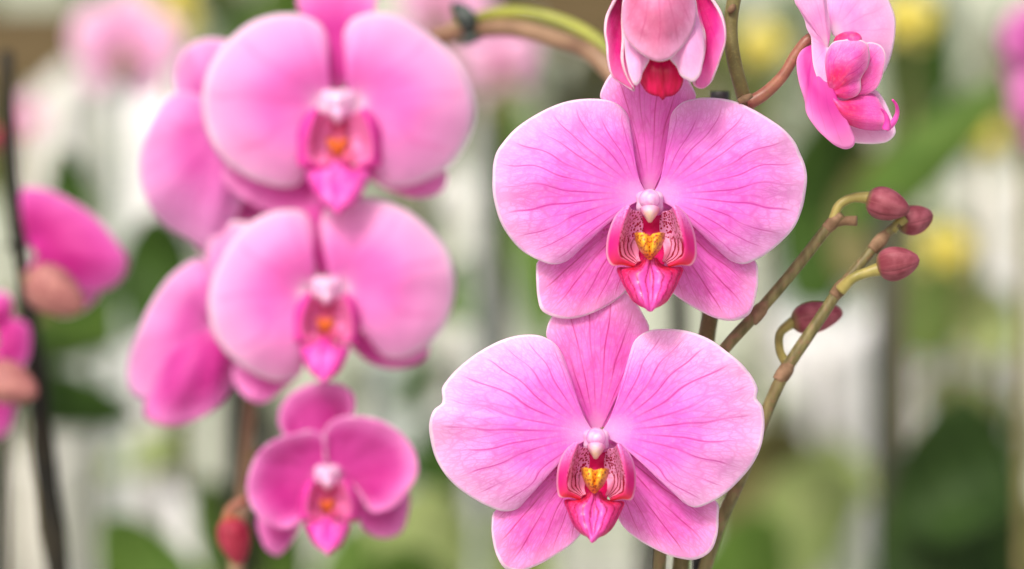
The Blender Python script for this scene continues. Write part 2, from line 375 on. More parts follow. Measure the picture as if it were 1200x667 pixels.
def tube_pts(m, pts, radii, seg=14, cap=True):
    n = len(pts); rows = []
    up = Vector((.13, 1, .21)).normalized(); prev = None
    for i, p in enumerate(pts):
        d = (pts[min(i + 1, n - 1)] - pts[max(i - 1, 0)]).normalized()
        a = (up - d * up.dot(d)).normalized() if prev is None else (prev - d * prev.dot(d)).normalized()
        prev = a; b = d.cross(a)
        r = radii[i]
        rows.append([p + (a * math.cos(2 * math.pi * k / seg) + b * math.sin(2 * math.pi * k / seg)) * r for k in range(seg)])
    if cap:
        rows = [[pts[0]] * seg] + rows + [[pts[-1]] * seg]
    m.grid(rows, closed=True)
def tube(m, P, r, n=40, seg=14, cap=True, noise=.0):
    """P: (px, py, Y) points; r: list of radii (mm) spread evenly, interpolated"""
    W = [at(*p) for p in P]
    q = cr(W, n)
    rr = []
    for i in range(n):
        g = i / (n - 1) * (len(r) - 1); j = min(int(g), len(r) - 2)
        rr.append((r[j] + (r[j + 1] - r[j]) * (g - j)) / 1000 * (1 + noise * math.sin(i * 1.7)) if len(r) > 1 else r[0] / 1000)
    tube_pts(m, q, rr, seg, cap)
    return q
def blob(m, c, ax, ay, az, n=24, k=16, fn=None):
    """ellipsoid from centre and three world axis vectors; fn tweaks the unit point"""
    rows = []
    for i in range(k + 1):
        th = math.pi * i / k; row = []
        for j in range(n):
            ph = 2 * math.pi * j / n
            u = Vector((math.sin(th) * math.cos(ph), math.sin(th) * math.sin(ph), math.cos(th)))
            if fn: u = fn(u, th, ph)
            row.append(c + ax * u.x + ay * u.y + az * u.z)
        rows.append(row)
    m.grid(rows, closed=True)
def bud(name, a, b, rad, mat, parent, origin, roll=0.0, label=None, fat=.42):
    """three-sided orchid bud from its neck a to its tip b (world), radius in mm"""
    ax = b - a; L = ax.length; d = ax.normalized()
    s1 = Vector((0, 1, 0)); s1 = (s1 - d * s1.dot(d)).normalized(); s2 = d.cross(s1)
    rows = []; K2 = 26; N = 48
    for i in range(K2 + 1):
        t = i / K2
        r = (math.sin(math.pi * t ** .86)) ** .50 * (1 - .30 * (t - fat)) if 0 < t < 1 else 0
        row = []
        for j in range(N):
            ph = 2 * math.pi * j / N
            tri = 1 - .085 * abs(math.sin(1.5 * ph)) ** 1.0 + .02 * math.cos(6 * ph)
            g = 1 - .07 * math.exp(-((((ph * 3 / (2 * math.pi)) % 1) - .5) / .05) ** 2) * min(1, t * 4)
            row.append(a + d * L * t + (s1 * math.cos(ph + roll) + s2 * math.sin(ph + roll)) * rad / 1000 * r * tri * g)
        rows.append(row)
    m = MB(); m.grid(rows, closed=True)
    return m.build(name, mat, parent, origin, label=label)

# ---- lip of a flower seen from the front, traced once
class LipT:
    """maps the traced lip onto another flower: (cx,cy) photograph pixel of the traced point (280,160), scale and turn"""
    def __init__(s, cx, cy, sc=1.0, rot=0.0, sx=1.0): s.cx, s.cy, s.sc, s.rot, s.sx = cx, cy, sc, rot, sx
    def __call__(s, x, y):
        dx, dy = (x - 280) / 3.921 * s.sc * s.sx, (y - 160) / 3.921 * s.sc
        c, n = math.cos(s.rot), math.sin(s.rot)
        return (s.cx + dx * c - dy * n, s.cy + dx * n + dy * c)
SL = [
 [(178,158,13),(130,200,12),(98,265,11),(82,345,11),(84,400,12),(105,434,13),(150,432,13),(200,440,12)],
 [(182,160,16),(166,212,17.5),(148,280,17.5),(140,335,16.5),(146,380,15.5),(160,412,14.5),(182,426,13.5),(208,440,12.5)],
 [(196,178,12),(192,230,10),(184,290,9),(182,335,9),(192,372,10),(206,398,11),(218,408,11),(224,420,12)],
 [(238,190,8),(248,235,6.5),(246,290,6.5),(236,330,8),(230,365,9),(229,385,10),(232,398,11),(238,415,12)]]
ML = [
 [(256,402,10),(228,436,10),(180,448,11),(133,450,10),(150,500,12),(180,558,14.5),(206,598,16.5),(238,620,17.5),(266,630,18)],
 [(262,402,13),(246,438,13.5),(212,456,15),(176,468,14.5),(186,514,16),(206,560,18),(228,598,19),(252,620,19),(270,638,19)],
 [(272,402,14),(266,436,15),(250,460,16.4),(236,476,16.8),(238,520,17.6),(248,562,19.4),(258,600,20.2),(266,624,20),(275,644,19)],
 [(280,402,14),(280,434,14),(280,462,14.8),(280,480,15.4),(280,520,16.8),(280,562,18.6),(280,600,19.6),(280,622,19.4),(280,648,18.6)]]
CL = [
 [(212,288,12),(220,326,13),(240,368,13),(268,400,13)],
 [(228,284,17),(236,322,18),(252,364,17.6),(272,402,15)],
 [(250,288,18.6),(256,328,20),(265,366,19.2),(276,406,16)],
 [(280,298,17),(280,336,18.2),(280,372,18),(280,408,15.5)]]
def mir(cs, s=560): return [[(s - x, y, f) for x, y, f in c] for c in cs]
def front_lip(T, Y, parent, origin, mats=None, q=1.0, k=1.0):
    ms = mats or dict(side=M_SIDE, mid=M_MID, cal=M_CALLUS, thr=M_THROAT, col=M_COLUMN, cap=M_CAP, collar=M_COLLAR)
    n = max(12, int(44 * q)); sc = T.sc
    S = lambda cs: [[(x, y, f * k) for x, y, f in c] for c in cs]
    m = MB(); loft(m, T, S(SL), Y, n, n); m.build('side_lobe', ms['side'], parent, origin, .0004)
    m = MB(); loft(m, T, S([[(575 - x, y, f) for x, y, f in c] for c in SL]), Y, n, n); m.build('side_lobe', ms['side'], parent, origin, .0004)
    mm = ML + mir(ML[:3], 564)[::-1]
    m = MB(); loft(m, T, S(mm), Y, n, n + 10); m.build('middle_lobe', ms['mid'], parent, origin, .0006)
    cc = CL + mir(CL[:3], 560)[::-1]
    if mats: cc = [[(280 + (x - 280) * .8, 350 + (y - 350) * .72, f) for x, y, f in c] for c in cc]
    m = MB(); loft(m, T, S(cc), Y, n // 2 + 4, n); m.build('callus', ms['cal'], parent, origin, .0006)
    m = MB()
    loft(m, T, S([[(214,200,3),(208,300,4),(204,380,7),(222,446,9)],[(250,210,5),(250,300,4),(252,380,8),(262,440,11)],
               [(306,210,5),(306,300,4),(304,380,8),(298,440,11)],[(344,200,3),(352,300,4),(358,380,7),(340,446,9)]]), Y, 16, 16)
    m.build('throat', ms['thr'], parent, origin, .0004)
    # column: rounded head over a wider pale collar, cream anther cap with a beak
    u = K * Y / 3.921 * sc
    X, Z, F = Vector((1, 0, 0)), Vector((0, 0, 1)), Vector((0, -1, 0))
    c = at(*T(279, 134), Y - .0088 * k)
    m = MB()
    blob(m, c, X * 48 * u, F * .0056 * k, Z * 50 * u)
    m.cur = 1
    cs = 1.35 if mats else 1.0
    cc0 = at(*T(280, 146), Y - .0055 * k)
    def col(uu, th, ph):
        w = 1 + .12 * math.cos(4 * math.atan2(uu.z, uu.x) + math.pi)
        return Vector((uu.x * w, uu.y, uu.z * w))
    blob(m, cc0, X * 68 * u * cs, F * .0058 * k, Z * 56 * u * cs, fn=col)
    m.build('column', [ms['col'], ms['collar']], parent, origin)
    m = MB()
    loft(m, T, S([[(244,172,11.5),(250,190,12.4),(264,210,12.6),(276,226,12)],[(258,166,13.6),(263,184,14.6),(271,206,14.3),(279,230,13)],
               [(281,164,14.3),(281,182,15.4),(281,206,14.9),(280,233,13.2)],[(304,166,13.6),(299,184,14.6),(291,206,14.3),(283,230,13)],
               [(318,172,11.5),(312,190,12.4),(298,210,12.6),(284,226,12)]]), Y, 14, 20)
    m.build('anther_cap', ms['cap'], parent, origin, .0012)

def soft_side():
    s = NT('lip_side_soft'); v, u, obj, uv = s.uv()
    c = s.mix(s.ss(v, .30, .42), lin((234, 70, 176)), lin((238, 130, 190)))
    return s.shade(c, .4, .25, .3)
M_SOFTSIDE = soft_side()
SOFTLIP = dict(side=M_SOFTSIDE, mid=M_LIPMAG, cal=M_ORANGE, thr=M_SOFTTHROAT, col=M_COLLAR, cap=M_COLLAR, collar=M_COLLAR)

def flower(parent, origin, ped, label, mat=M_STEMG, r=(1.6, 1.5, 2.2)):
    """the flower part: its stalk and the short receptacle the petals spring from"""
    m = MB(); tube(m, ped, list(r), 24, 12)
    return m.build('flower', mat, parent, origin, label=label)

YF = .80        # distance of the two sharp flowers
# ================================================================== the sharp front spike
B0 = at(800, 1500, YF + .03)
spike = thing('orchid_spike', B0, 'brown-green flower spike in front carrying the four sharp pink flowers', 'orchid spike')
m = MB()
tube(m, [(872, -60, YF - .004), (862, -10, YF), (856, 30, YF), (860, 70, YF), (871, 112, YF + .004), (880, 150, YF + .012), (868, 220, YF + .022), (846, 300, YF + .024),
         (832, 372, YF + .024), (826, 410, YF + .024), (812, 540, YF + .026), (797, 667, YF + .028), (780, 900, YF + .03), (800, 1500, YF + .03)],
     [2.0, 2.05, 2.1, 2.4, 2.5, 2.5, 2.5, 2.4, 2.4, 2.5, 2.6, 2.6, 2.8, 3.2], 150, 18, noise=.01)
m.build('stem', M_STEM, spike, B0)
for (x, y, a, ln) in ((857, 11, 1.2, 15), (872, 116, 0.35, 12)):
    m = MB()
    q = [(x - 7 * math.cos(a) , y + 3, YF - .0025), (x, y, YF - .0028), (x + 9 * math.cos(a), y - 4, YF - .0018)]
    tube(m, q, [.8, 1.1, .7], 10, 10)
    m.build('node_bract', M_NODE, spike, B0)

# --- upper flower, traced
T1 = Tr(560, 80, 2.1525)
c1 = at(761, 236, YF)
f1 = flower(spike, c1, [(868, 215, YF + .022), (830, 190, YF + .024), (790, 215, YF + .014), (763, 232, YF + .0)], 'upper of the two wide open sharp pink flowers')
petal('sepal', T1, (433, 330), [(400,300),(388,250),(385,200),(372,140),(345,95),(308,72),(318,42),(338,10),(365,-22),(400,-44),(440,-52),(480,-40),(512,-8),(535,35),(550,75),(515,100),(487,140),(482,200),(476,255),(464,300)],
      YF, P_SEPAL, f1, c1, -1.5, -2.0, 1.5, 3.0, .5, 4)
petal('sepal', T1, (425, 335), [(370,342),(310,385),(235,440),(165,478),(150,488),(147,512),(148,545),(151,580),(160,610),(185,625),(235,632),(280,621),(320,602),(360,575),(385,545),(404,490),(420,420)],
      YF, P_SEPSPOT, f1, c1, -1.0, -2.0, 2.0, 2.0, .5, 4)
petal('sepal', T1, (442, 335), [(440,420),(462,500),(490,565),(520,588),(560,612),(602,631),(650,636),(684,621),(700,580),(707,530),(699,487),(690,480),(640,455),(575,415),(500,342)],
      YF, P_SEPSPOT, f1, c1, -1.0, -2.0, 2.0, 2.0, .5, 4)
petal('petal', T1, (432, 326), [(399,290),(384,248),(380,200),(382,155),(377,120),(360,98),(338,85),(313,79),(270,78),(220,86),(175,103),(130,128),(90,158),(66,185),(48,212),(40,240),(38,275),(38,310),(46,352),(60,392),(84,430),(115,462),(150,482),(190,494),(222,486),(250,462),(280,430),(310,397),(338,368),(366,347),(396,336)],
      YF, P_FRONT, f1, c1, 2.5, 3.0, 4.2, 0, 1.0, 4, claw=(408, 316), curl=2.5, nt=141, ns=40, ph=1.0)
petal('petal', T1, (436, 326), [(470,288),(483,240),(486,200),(484,150),(492,112),(515,88),(550,77),(600,76),(645,84),(690,103),(733,128),(772,156),(800,188),(812,215),(822,238),(829,268),(826,312),(817,355),(800,397),(770,432),(735,462),(702,482),(672,493),(640,485),(610,460),(580,422),(545,383),(503,350),(473,334)],
      YF, P_FRONT, f1, c1, 2.5, 3.0, 4.2, 0, 1.0, 4, claw=(460, 316), curl=2.5, nt=141, ns=40, ph=4.0)
front_lip(LipT(761.4, 240.8), YF, f1, c1)

# --- lower flower, traced
T2 = Tr(490, 340, 2.0405)
Y2 = YF - .002
c2 = at(698, 516, Y2)
f2 = flower(spike, c2, [(812, 540, YF + .026), (770, 500, YF + .024), (725, 500, YF + .014), (700, 514, Y2)], 'lower of the two wide open sharp pink flowers')
petal('sepal', T2, (428, 352), [(398,302),(368,240),(355,182),(335,140),(308,112),(313,75),(335,45),(362,10),(400,-12),(445,-18),(485,-8),(515,20),(536,55),(552,95),(522,122),(506,160),(496,220),(480,272),(460,315)],
      YF + .004, P_SEPAL, f2, c2, 0, -2.0, 1.5, 3.0, .5, 4)
petal('sepal', T2, (420, 355), [(350,385),(290,445),(240,495),(205,526),(182,530),(176,560),(179,600),(190,640),(208,666),(232,672),(280,660),(330,632),(370,604),(390,580),(404,520),(424,440)],
      Y2, P_SEPSPOT, f2, c2, -1.0, -2.0, 2.0, 2.0, .5, 4)
petal('sepal', T2, (438, 355), [(446,440),(468,505),(488,562),(520,592),(570,621),(620,640),(668,643),(698,626),(714,590),(718,550),(712,505),(690,505),(640,480),(590,445),(510,372)],
      Y2, P_SEPSPOT, f2, c2, -1.0, -2.0, 2.0, 2.0, .5, 4)
petal('petal', T2, (426, 348), [(387,300),(368,252),(357,205),(347,162),(325,128),(292,110),(250,108),(200,120),(150,146),(102,182),(72,213),(57,238),(59,256),(58,270),(38,287),(28,315),(31,360),(42,400),(62,436),(90,467),(125,493),(165,515),(205,528),(236,522),(256,500),(273,466),(298,432),(334,402),(370,372),(396,356)],
      Y2, P_FRONT2, f2, c2, 2.5, 1.0, 5.5, 0, 1.0, 4, claw=(404, 338), curl=2.5, nt=151, ns=40, ph=2.0)
petal('petal', T2, (432, 348), [(471,292),(492,245),(502,200),(508,150),(520,120),(546,100),(590,94),(640,98),(690,115),(740,149),(780,184),(806,222),(812,240),(808,257),(822,278),(827,305),(826,342),(815,386),(795,422),(770,452),(740,481),(700,507),(660,519),(630,502),(605,466),(580,436),(540,402),(500,374),(468,356)],
      Y2, P_FRONT2, f2, c2, 2.5, 4.5, 3.0, 0, 1.0, 4, claw=(455, 338), curl=2.5, nt=151, ns=40, ph=5.2)
ML[0][5:8] = [(212,600,15),(232,614,16.5),(262,624,17)]; ML[3][7] = (276,650,20); SL[0][3] = (88,345,9); SL[0][4] = (92,396,10)
front_lip(LipT(698.5, 519, .93, .035, .97), Y2, f2, c2)

# --- half open flower at the top, seen from its back and below
T3 = Tr(700, 0, 5.558)
Y3 = YF - .012
c3 = at(775, -60, Y3)
f3 = flower(spike, c3, [(862, -10, YF), (840, -60, YF), (805, -90, Y3 + .01), (776, -62, Y3 + .006)], 'half open flower with a pale hood at the top edge', M_PEDPINK)
petal('middle_lobe', T3, (410, 250), [(340,385),(305,450),(275,520),(295,560),(330,605),(375,625),(410,632),(425,655),(442,632),(485,625),(530,590),(556,520),(530,460),(480,380)],
      Y3, M_LIPRED, f3, c3, 2, 3, 4, 3, .3, 3, nt=61, ns=16)
petal('petal', T3, (300, -260), [(215,-100),(180,20),(182,150),(195,220),(230,300),(335,400),(318,430),(290,480),(276,530),(250,560),(222,520),(196,430),(182,320),(176,150),(170,-40),(220,-200)],
      Y3, P_PALE, f3, c3, 2, 6, 3, 3, .3, 3, nt=101, ns=24)
petal('sepal', T3, (230, -260), [(150,-60),(95,40),(62,110),(50,200),(62,300),(70,400),(90,480),(120,520),(160,546),(205,575),(240,598),(200,520),(165,420),(168,260),(164,120),(180,-20),(230,-140)],
      Y3, P_DEEP, f3, c3, 0, 4, -4, -4, .3, 2, nt=111, ns=24, thick=.0009)
petal('petal', T3, (520, -260), [(480,-100),(560,40),(600,140),(560,230),(470,380),(520,440),(550,500),(585,520),(622,536),(655,510),(684,420),(694,310),(680,200),(645,100),(610,-40)],
      Y3, P_PALE, f3, c3, 2, 6, 3, 3, .3, 3, nt=101, ns=24)
petal('sepal', T3, (580, -260), [(600,-100),(632,0),(650,110),(690,200),(700,300),(680,420),(640,500),(632,552),(680,577),(730,548),(765,480),(800,380),(832,280),(832,180),(805,90),(750,0),(690,-90),(640,-200)],
      Y3, P_BRIGHT, f3, c3, 1.0, 5, -4, -4, .3, 2, nt=111, ns=24, thick=.0009)
petal('hood_sepal', T3, (400, -300), [(280,-200),(200,-60),(168,60),(165,150),(185,240),(240,310),(300,360),(345,385),(400,399),(462,388),(510,350),(570,280),(615,200),(640,110),(632,0),(600,-100),(510,-220)],
      Y3, P_HOOD, f3, c3, 6, 5, 8, 3, .2, 2, nt=111, ns=30, label='pale rounded sepal closing over the flower')

# --- flower on the right, turned to the side
T4 = Tr(920, 0, 3.607)
Y4 = YF + .002
c4 = at(975, 45, Y4)
f4 = flower(spike, c4, [(876, 122, YF + .003), (893, 112, YF + .003), (918, 88, YF + .002), (934, 62, YF + .002), (948, 46, YF + .002), (968, 42, Y4 + .002)],
            'side-facing flower with a forked lip at the top right', M_PEDPINK, (2.0, 1.55, 1.7))
petal('petal', T4, (200, 140), [(185,60),(172,0),(180,-80),(240,-150),(330,-140),(400,-60),(445,20),(464,80),(464,140),(455,200),(438,260),(410,310),(350,280),(260,200)],
      Y4, P_PALE, f4, c4, -3, -6, 2, 0, .6, 3, curl=1.0, label='broad far petal facing the camera', nt=111)
petal('sepal', T4, (200, 400), [(260,430),(350,395),(385,382),(410,410),(440,470),(462,530),(466,565),(440,595),(390,607),(330,608),(285,600),(240,520)],
      Y4, P_PALE, f4, c4, -2, 2, 1, 0, .4, 3, nt=91)
petal('sepal', T4, (120, 190), [(100,198),(70,215),(52,245),(50,290),(60,350),(85,430),(92,480),(130,540),(180,590),(225,622),(262,630),(288,618),(295,600),(280,560),(250,500),(215,440),(180,400),(160,350),(150,260)],
      Y4, P_MAG, f4, c4, 2, 3, 3, 3, 1.2, 3, nt=111, label='lower sepal seen along its deep pink back')
petal('petal', T4, (180, 200), [(190,120),(178,40),(165,-30),(130,-120),(70,-80),(40,0),(62,40),(82,80),(92,120),(108,150),(112,200),(120,280),(140,340),(165,390),(178,402),(172,340),(168,270)],
      Y4, P_PALE, f4, c4, 4, 6, 2, -3, .6, 3, nt=111, label='near petal seen almost edge-on')
petal('side_lobe', T4, (210, 400), [(260,408),(320,400),(350,395),(385,375),(405,340),(420,280),(424,230),(405,195),(380,183),(345,182),(300,240),(250,330)],
      Y4, M_LOBEPINK, f4, c4, 3, 1, 2, 0, .3, 2, nt=71, ns=20)
petal('side_lobe', T4, (192, 392), [(178,330),(172,260),(182,210),(205,180),(250,170),(310,168),(345,185),(355,220),(350,275),(318,335),(318,380),(300,404),(260,414),(215,406)],
      Y4, M_LOBEPINK, f4, c4, 6, 2, 4, 0, .3, 2, nt=81, ns=24)
m = MB()
loft(m, T4, [[(200,412,5),(240,430,6),(300,412,4),(370,400,2),(395,420,2)],[(202,418,8),(250,450,9),(320,450,7),(390,450,5),(425,480,4)],
             [(205,424,8),(255,490,9),(320,510,8),(390,515,7),(440,520,6)],[(210,430,5),(250,510,7),(310,540,6),(380,550,5),(435,545,4)]], Y4, 26, 26)
m.build('middle_lobe', M_LOBEPINK, f4, c4, .0006)
m = MB()
tube(m, [T4(425, 540) + (Y4 - .005,), T4(455, 520) + (Y4 - .006,), T4(474, 480) + (Y4 - .007,), T4(468, 440) + (Y4 - .009,), T4(454, 422) + (Y4 - .010,)], [1.3, .9, .65, .5, .3], 26, 8)
m.build('tendril', M_LIPMAG, f4, c4)
m = MB()
tube(m, [T4(428, 545) + (Y4 - .009,), T4(432, 510) + (Y4 - .010,), T4(420, 475) + (Y4 - .011,), T4(403, 458) + (Y4 - .012,)], [1.3, .8, .5, .25], 22, 8)
m.build('tendril', M_LIPMAG, f4, c4)
m = MB()
p0, p1 = at(*T4(205, 175), Y4 - .003), at(*T4(325, 165), Y4 - .007)
d = (p1 - p0)
blob(m, (p0 + p1) / 2, d * .5, Vector((0, -.0035, 0)), Vector((0, 0, .0024)))
m.build('column', M_LOBEPINK, f4, c4)

# ================================================================== black stake behind the front spike
bs = at(812, 1500, YF + .03)
m = MB()
tube(m, [(843.5, 110, YF + .036), (836, 300, YF + .038), (829, 385, YF + .038), (823, 500, YF + .038), (819, 667, YF + .038), (800, 1500, YF + .038)], [2.05, 2.05], 30, 20)
stake = thing('support_stake', bs, 'thin black stake ending in a flat cap above the upper sharp flower', 'stake')
m.build('rod', M_BLACK, stake, bs)
m = MB()
tube(m, [(843.5, 135, YF + .036), (843.5, 120, YF + .036), (843.5, 107.5, YF + .036)], [2.9, 2.95, 2.9], 8, 24)
m.build('cap', M_BLACK, stake, bs)

# ================================================================== the two bud sprays on the right
def spray(name, pts, rad, label, mats, nodes):
    b = at(*pts[-1])
    t = thing(name, b, label, 'orchid spike', 'side sprays carrying maroon buds')
    m = MB(); tube(m, pts, rad, 90, 16, noise=.012); m.build('stem', mats, t, b)
    for (x, y, yy, dx, dy, r) in nodes:
        m = MB(); tube(m, [(x - dx * 1.6, y - dy * 1.6, yy), (x - dx * .5, y - dy * .5, yy), (x + dx * .7, y + dy * .7, yy), (x + dx * 2.0, y + dy * 2.0, yy - .0008)], [r * .88, r * 1.0, r * .96, r * .55], 14, 16); m.build('node_bract', M_NODE, t, b)
    return t, b
YA = YF + .012
ta, ba = spray('bud_spray', [(986, 252, YA), (975, 262, YA), (940, 305, YA), (900, 353, YA), (848, 410, YA), (800, 480, YA + .01), (770, 700, YA + .01), (760, 1500, YA + .01)],
               [1.6, 1.75, 1.85, 2.0, 2.3, 2.6, 2.9], 'olive spray rising beside the upper sharp flower and ending in a single tip bud', M_STEMG, [(888, 367, YA, 5, -6, 2.15), (976, 261, YA, 5, -5, 1.9)])
m = MB(); tube(m, [(972, 262, YA), (990, 259, YA), (1004, 259, YA - .001)], [1.7, 1.3, 1.5], 16, 12); m.build('stub', M_NODE, ta, ba)
m = MB(); tube(m, [(976, 258, YA), (984, 240, YA), (1000, 232, YA), (1019, 232, YA)], [1.4, 1.3, 1.3, 1.9], 24, 12); m.build('bud_stalk', M_STEMLIGHT, ta, ba)
bud('bud', at(1015, 232, YA), at(1066, 247, YA - .002), 5.0, M_BUD, ta, ba, .9)
YB = YF + .016
tb, bb = spray('bud_spray', [(1053, 262, YB), (1040, 273, YB), (1012, 305, YB), (985, 338, YB), (955, 382, YB), (922, 432, YB), (895, 490, YB), (868, 560, YB + .004), (845, 610, YB + .008), (822, 680, YB + .01), (800, 1500, YB + .01)],
               [1.4, 1.75, 1.85, 1.95, 2.0, 2.1, 2.3, 2.5, 2.8, 3.0], 'olive spray rising behind the lower sharp flower and carrying three buds', M_STEMG,
               [(985, 338, YB, 5, -6, 2.05), (919, 437, YB, 4, -6, 2.25), (1030, 284, YB, 5, -6, 2.0)])
m = MB(); tube(m, [(985, 340, YB - .002), (1000, 326, YB - .004), (1018, 319, YB - .004), (1036, 314, YB - .004)], [1.8, 1.5, 1.5, 2.2], 24, 12); m.build('bud_stalk', M_STEMLIGHT, tb, bb)
bud('bud', at(1027, 311, YB - .004), at(1078, 304, YB - .007), 5.1, M_BUD, tb, bb, 2.6)
m = MB(); tube(m, [(1045, 270, YB), (1052, 262, YB), (1060, 255, YB)], [1.5, 1.4, 1.8], 12, 12); m.build('bud_stalk', M_STEMLIGHT, tb, bb)
bud('bud', at(1052, 262, YB + .002), at(1093, 252, YB + .006), 4.6, M_BUD, tb, bb, .2)
m = MB(); tube(m, [(921, 425, YB + .004), (914, 410, YB + .008), (915, 390, YB + .010), (930, 377, YB + .010)], [1.4, 1.2, 1.2, 1.7], 24, 12); m.build('bud_stalk', M_STEMLIGHT, tb, bb)
bud('bud', at(927, 378, YB + .010), at(988, 366, YB + .012), 4.9, M_BUD, tb, bb, 1.8)

# ================================================================== the blurred arching spike on the left
YL = .93
BL = at(300, 1500, YL + .03)
left = thing('orchid_spike', BL, 'arching brown spike on the left hung with five out-of-focus pink flowers', 'orchid spike')
m = MB()
tube(m, [(735, 110, YL - .03), (700, 68, YL - .025), (650, 46, YL - .01), (600, 33, YL + .0), (550, 36, YL + .012), (510, 44, YL + .02), (440, 60, YL + .026), (380, 110, YL + .032), (345, 200, YL + .036),
         (322, 320, YL + .036), (300, 420, YL + .036), (288, 540, YL + .036), (275, 700, YL + .036), (300, 1500, YL + .03)], [3.0, 3.0, 2.6, 2.4, 2.4, 2.6, 2.6, 2.8, 3.2], 120, 14)
m.build('stem', M_STEMTAN, left, BL)
lab5 = dict(nt=61, ns=18)
T5 = Tr(150, 0, 2.2244)
cA = at(395, 120, YL)
fa = flower(left, cA, [(380, 110, YL + .032), (390, 105, YL + .02), (396, 120, YL + .001)], 'topmost large blurred flower facing the camera')
petal('sepal', T5, (545, 250), [(515,190),(522,100),(480,50),(440,10),(450,-30),(500,-60),(590,-60),(650,-10),(640,30),(575,75),(585,150),(575,200)], YL, P_MAG, fa, cA, -3, -2, 2, 2, .6, 4, **lab5)
petal('sepal', T5, (500, 390), [(440,400),(340,420),(250,430),(245,460),(300,520),(400,560),(480,560),(520,480)], YL, P_MAG, fa, cA, -3, -2, 2, 2, .6, 4, **lab5)
petal('sepal', T5, (580, 390), [(600,440),(650,480),(710,508),(770,516),(825,492),(832,452),(780,440),(700,400)], YL, P_MAG, fa, cA, -3, -2, 2, 2, .6, 4, **lab5)
petal('petal', T5, (525, 270), [(522,225),(512,170),(522,115),(505,68),(455,40),(392,37),(322,58),(260,108),(215,170),(195,240),(200,320),(235,400),(290,450),(360,480),(420,488),(452,475),(460,440),(458,385),(480,330),(512,290)],
      YL, P_SOFT, fa, cA, 3, 4, 7, 0, 1.2, 3, curl=3, **lab5)
petal('petal', T5, (575, 268), [(578,215),(590,150),(562,100),(580,55),(640,33),(710,43),(780,85),(850,148),(890,218),(905,290),(882,370),(840,430),(780,468),(710,487),(662,478),(642,430),(640,370),(615,315),(590,288)],
      YL, P_SOFT, fa, cA, 3, 4, 7, 0, 1.2, 3, curl=3, **lab5)
front_lip(LipT(396, 126, 1.0, .0), YL, fa, cA, SOFTLIP, .5)

T6 = Tr(140, 220, 2.2238)
cB = at(382, 340, YL)
fb = flower(left, cB, [(318, 340, YL + .036), (350, 330, YL + .03), (382, 340, YL + .001)], 'large blurred flower facing the camera, directly below the topmost one')
petal('sepal', T6, (530, 250), [(505,200),(500,100),(470,40),(500,-10),(560,-10),(590,40),(552,120),(550,200)], YL, P_MAG, fb, cB, -3, -2, 2, 2, .6, 4, **lab5)
petal('sepal', T6, (480, 400), [(430,400),(330,440),(296,470),(305,520),(365,562),(430,522),(475,478)], YL, P_MAG, fb, cB, -3, -2, 2, 2, .6, 4, **lab5)
petal('sepal', T6, (590, 390), [(620,430),(680,466),(750,468),(800,442),(806,400),(740,390),(660,370)], YL, P_MAG, fb, cB, -3, -2, 2, 2, .6, 4, **lab5)
petal('petal', T6, (500, 268), [(510,210),(502,150),(507,105),(482,65),(430,58),(370,74),(310,120),(265,188),(236,260),(234,330),(255,400),(300,450),(360,490),(420,505),(462,490),(472,450),(466,390),(480,325),(492,290)],
      YL, P_SOFT, fb, cB, 3, 4, 7, 0, 1.2, 3, curl=3, **lab5)
petal('petal', T6, (560, 268), [(552,205),(530,150),(525,90),(545,47),(600,28),(670,30),(740,55),(800,98),(850,158),(874,230),(870,300),(840,370),(790,420),(732,446),(690,440),(662,410),(650,350),(605,295)],
      YL, P_SOFT, fb, cB, 3, 4, 7, 0, 1.2, 3, curl=3, **lab5)
front_lip(LipT(383, 342, .86, .04, .9), YL, fb, cB, SOFTLIP, .5)

cC = at(240, 170, YL + .03)
fc = flower(left, cC, [(345, 200, YL + .036), (300, 180, YL + .036), (260, 175, YL + .034)], 'blurred mauve flower turned away behind the topmost one')
petal('petal', T5, (235, 340), [(150,290),(122,230),(122,180),(142,135),(185,105),(235,100),(290,120),(330,180),(320,280),(280,330)], YL + .02, P_MAUVE, fc, cC, 0, -2, 6, 0, 4.5, 2, **lab5)
petal('petal', T5, (260, 330), [(190,250),(120,245),(75,290),(42,360),(28,430),(45,520),(85,580),(150,622),(210,650),(260,600),(300,520),(310,420)], YL + .016, P_MAUVE, fc, cC, 4, 2, 8, 0, 4.5, 2, **lab5)
petal('sepal', T5, (320, 420), [(250,440),(190,500),(160,600),(185,655),(230,672),(300,600),(420,585),(500,600),(520,540),(460,440)], YL + .024, P_LOW, fc, cC, 0, -2, 6, 0, 4.5, 2, **lab5)

cD = at(230, 370, YL + .025)
fd = flower(left, cD, [(305, 400, YL + .036), (280, 380, YL + .036), (250, 370, YL + .034)], 'blurred mauve flower turned away on the far left of the spike')
petal('petal', T6, (270, 330), [(232,240),(225,170),(245,120),(290,90),(345,95),(370,140),(340,240),(300,300)], YL + .012, P_SOFT, fd, cD, 0, 0, 4, 0, 4.5, 2, **lab5)
petal('petal', T6, (250, 360), [(250,240),(215,185),(150,215),(92,285),(50,370),(20,460),(28,530),(75,560),(130,540),(200,500),(260,430)], YL + .018, P_MAUVE, fd, cD, 2, 2, 7, 0, 4.5, 2, **lab5)
petal('sepal', T6, (250, 360), [(180,400),(110,450),(75,530),(68,600),(120,622),(200,605),(265,562),(300,500),(305,420),(280,380)], YL + .014, P_LOW, fd, cD, 2, 2, 8, 0, 4.5, 2, **lab5)

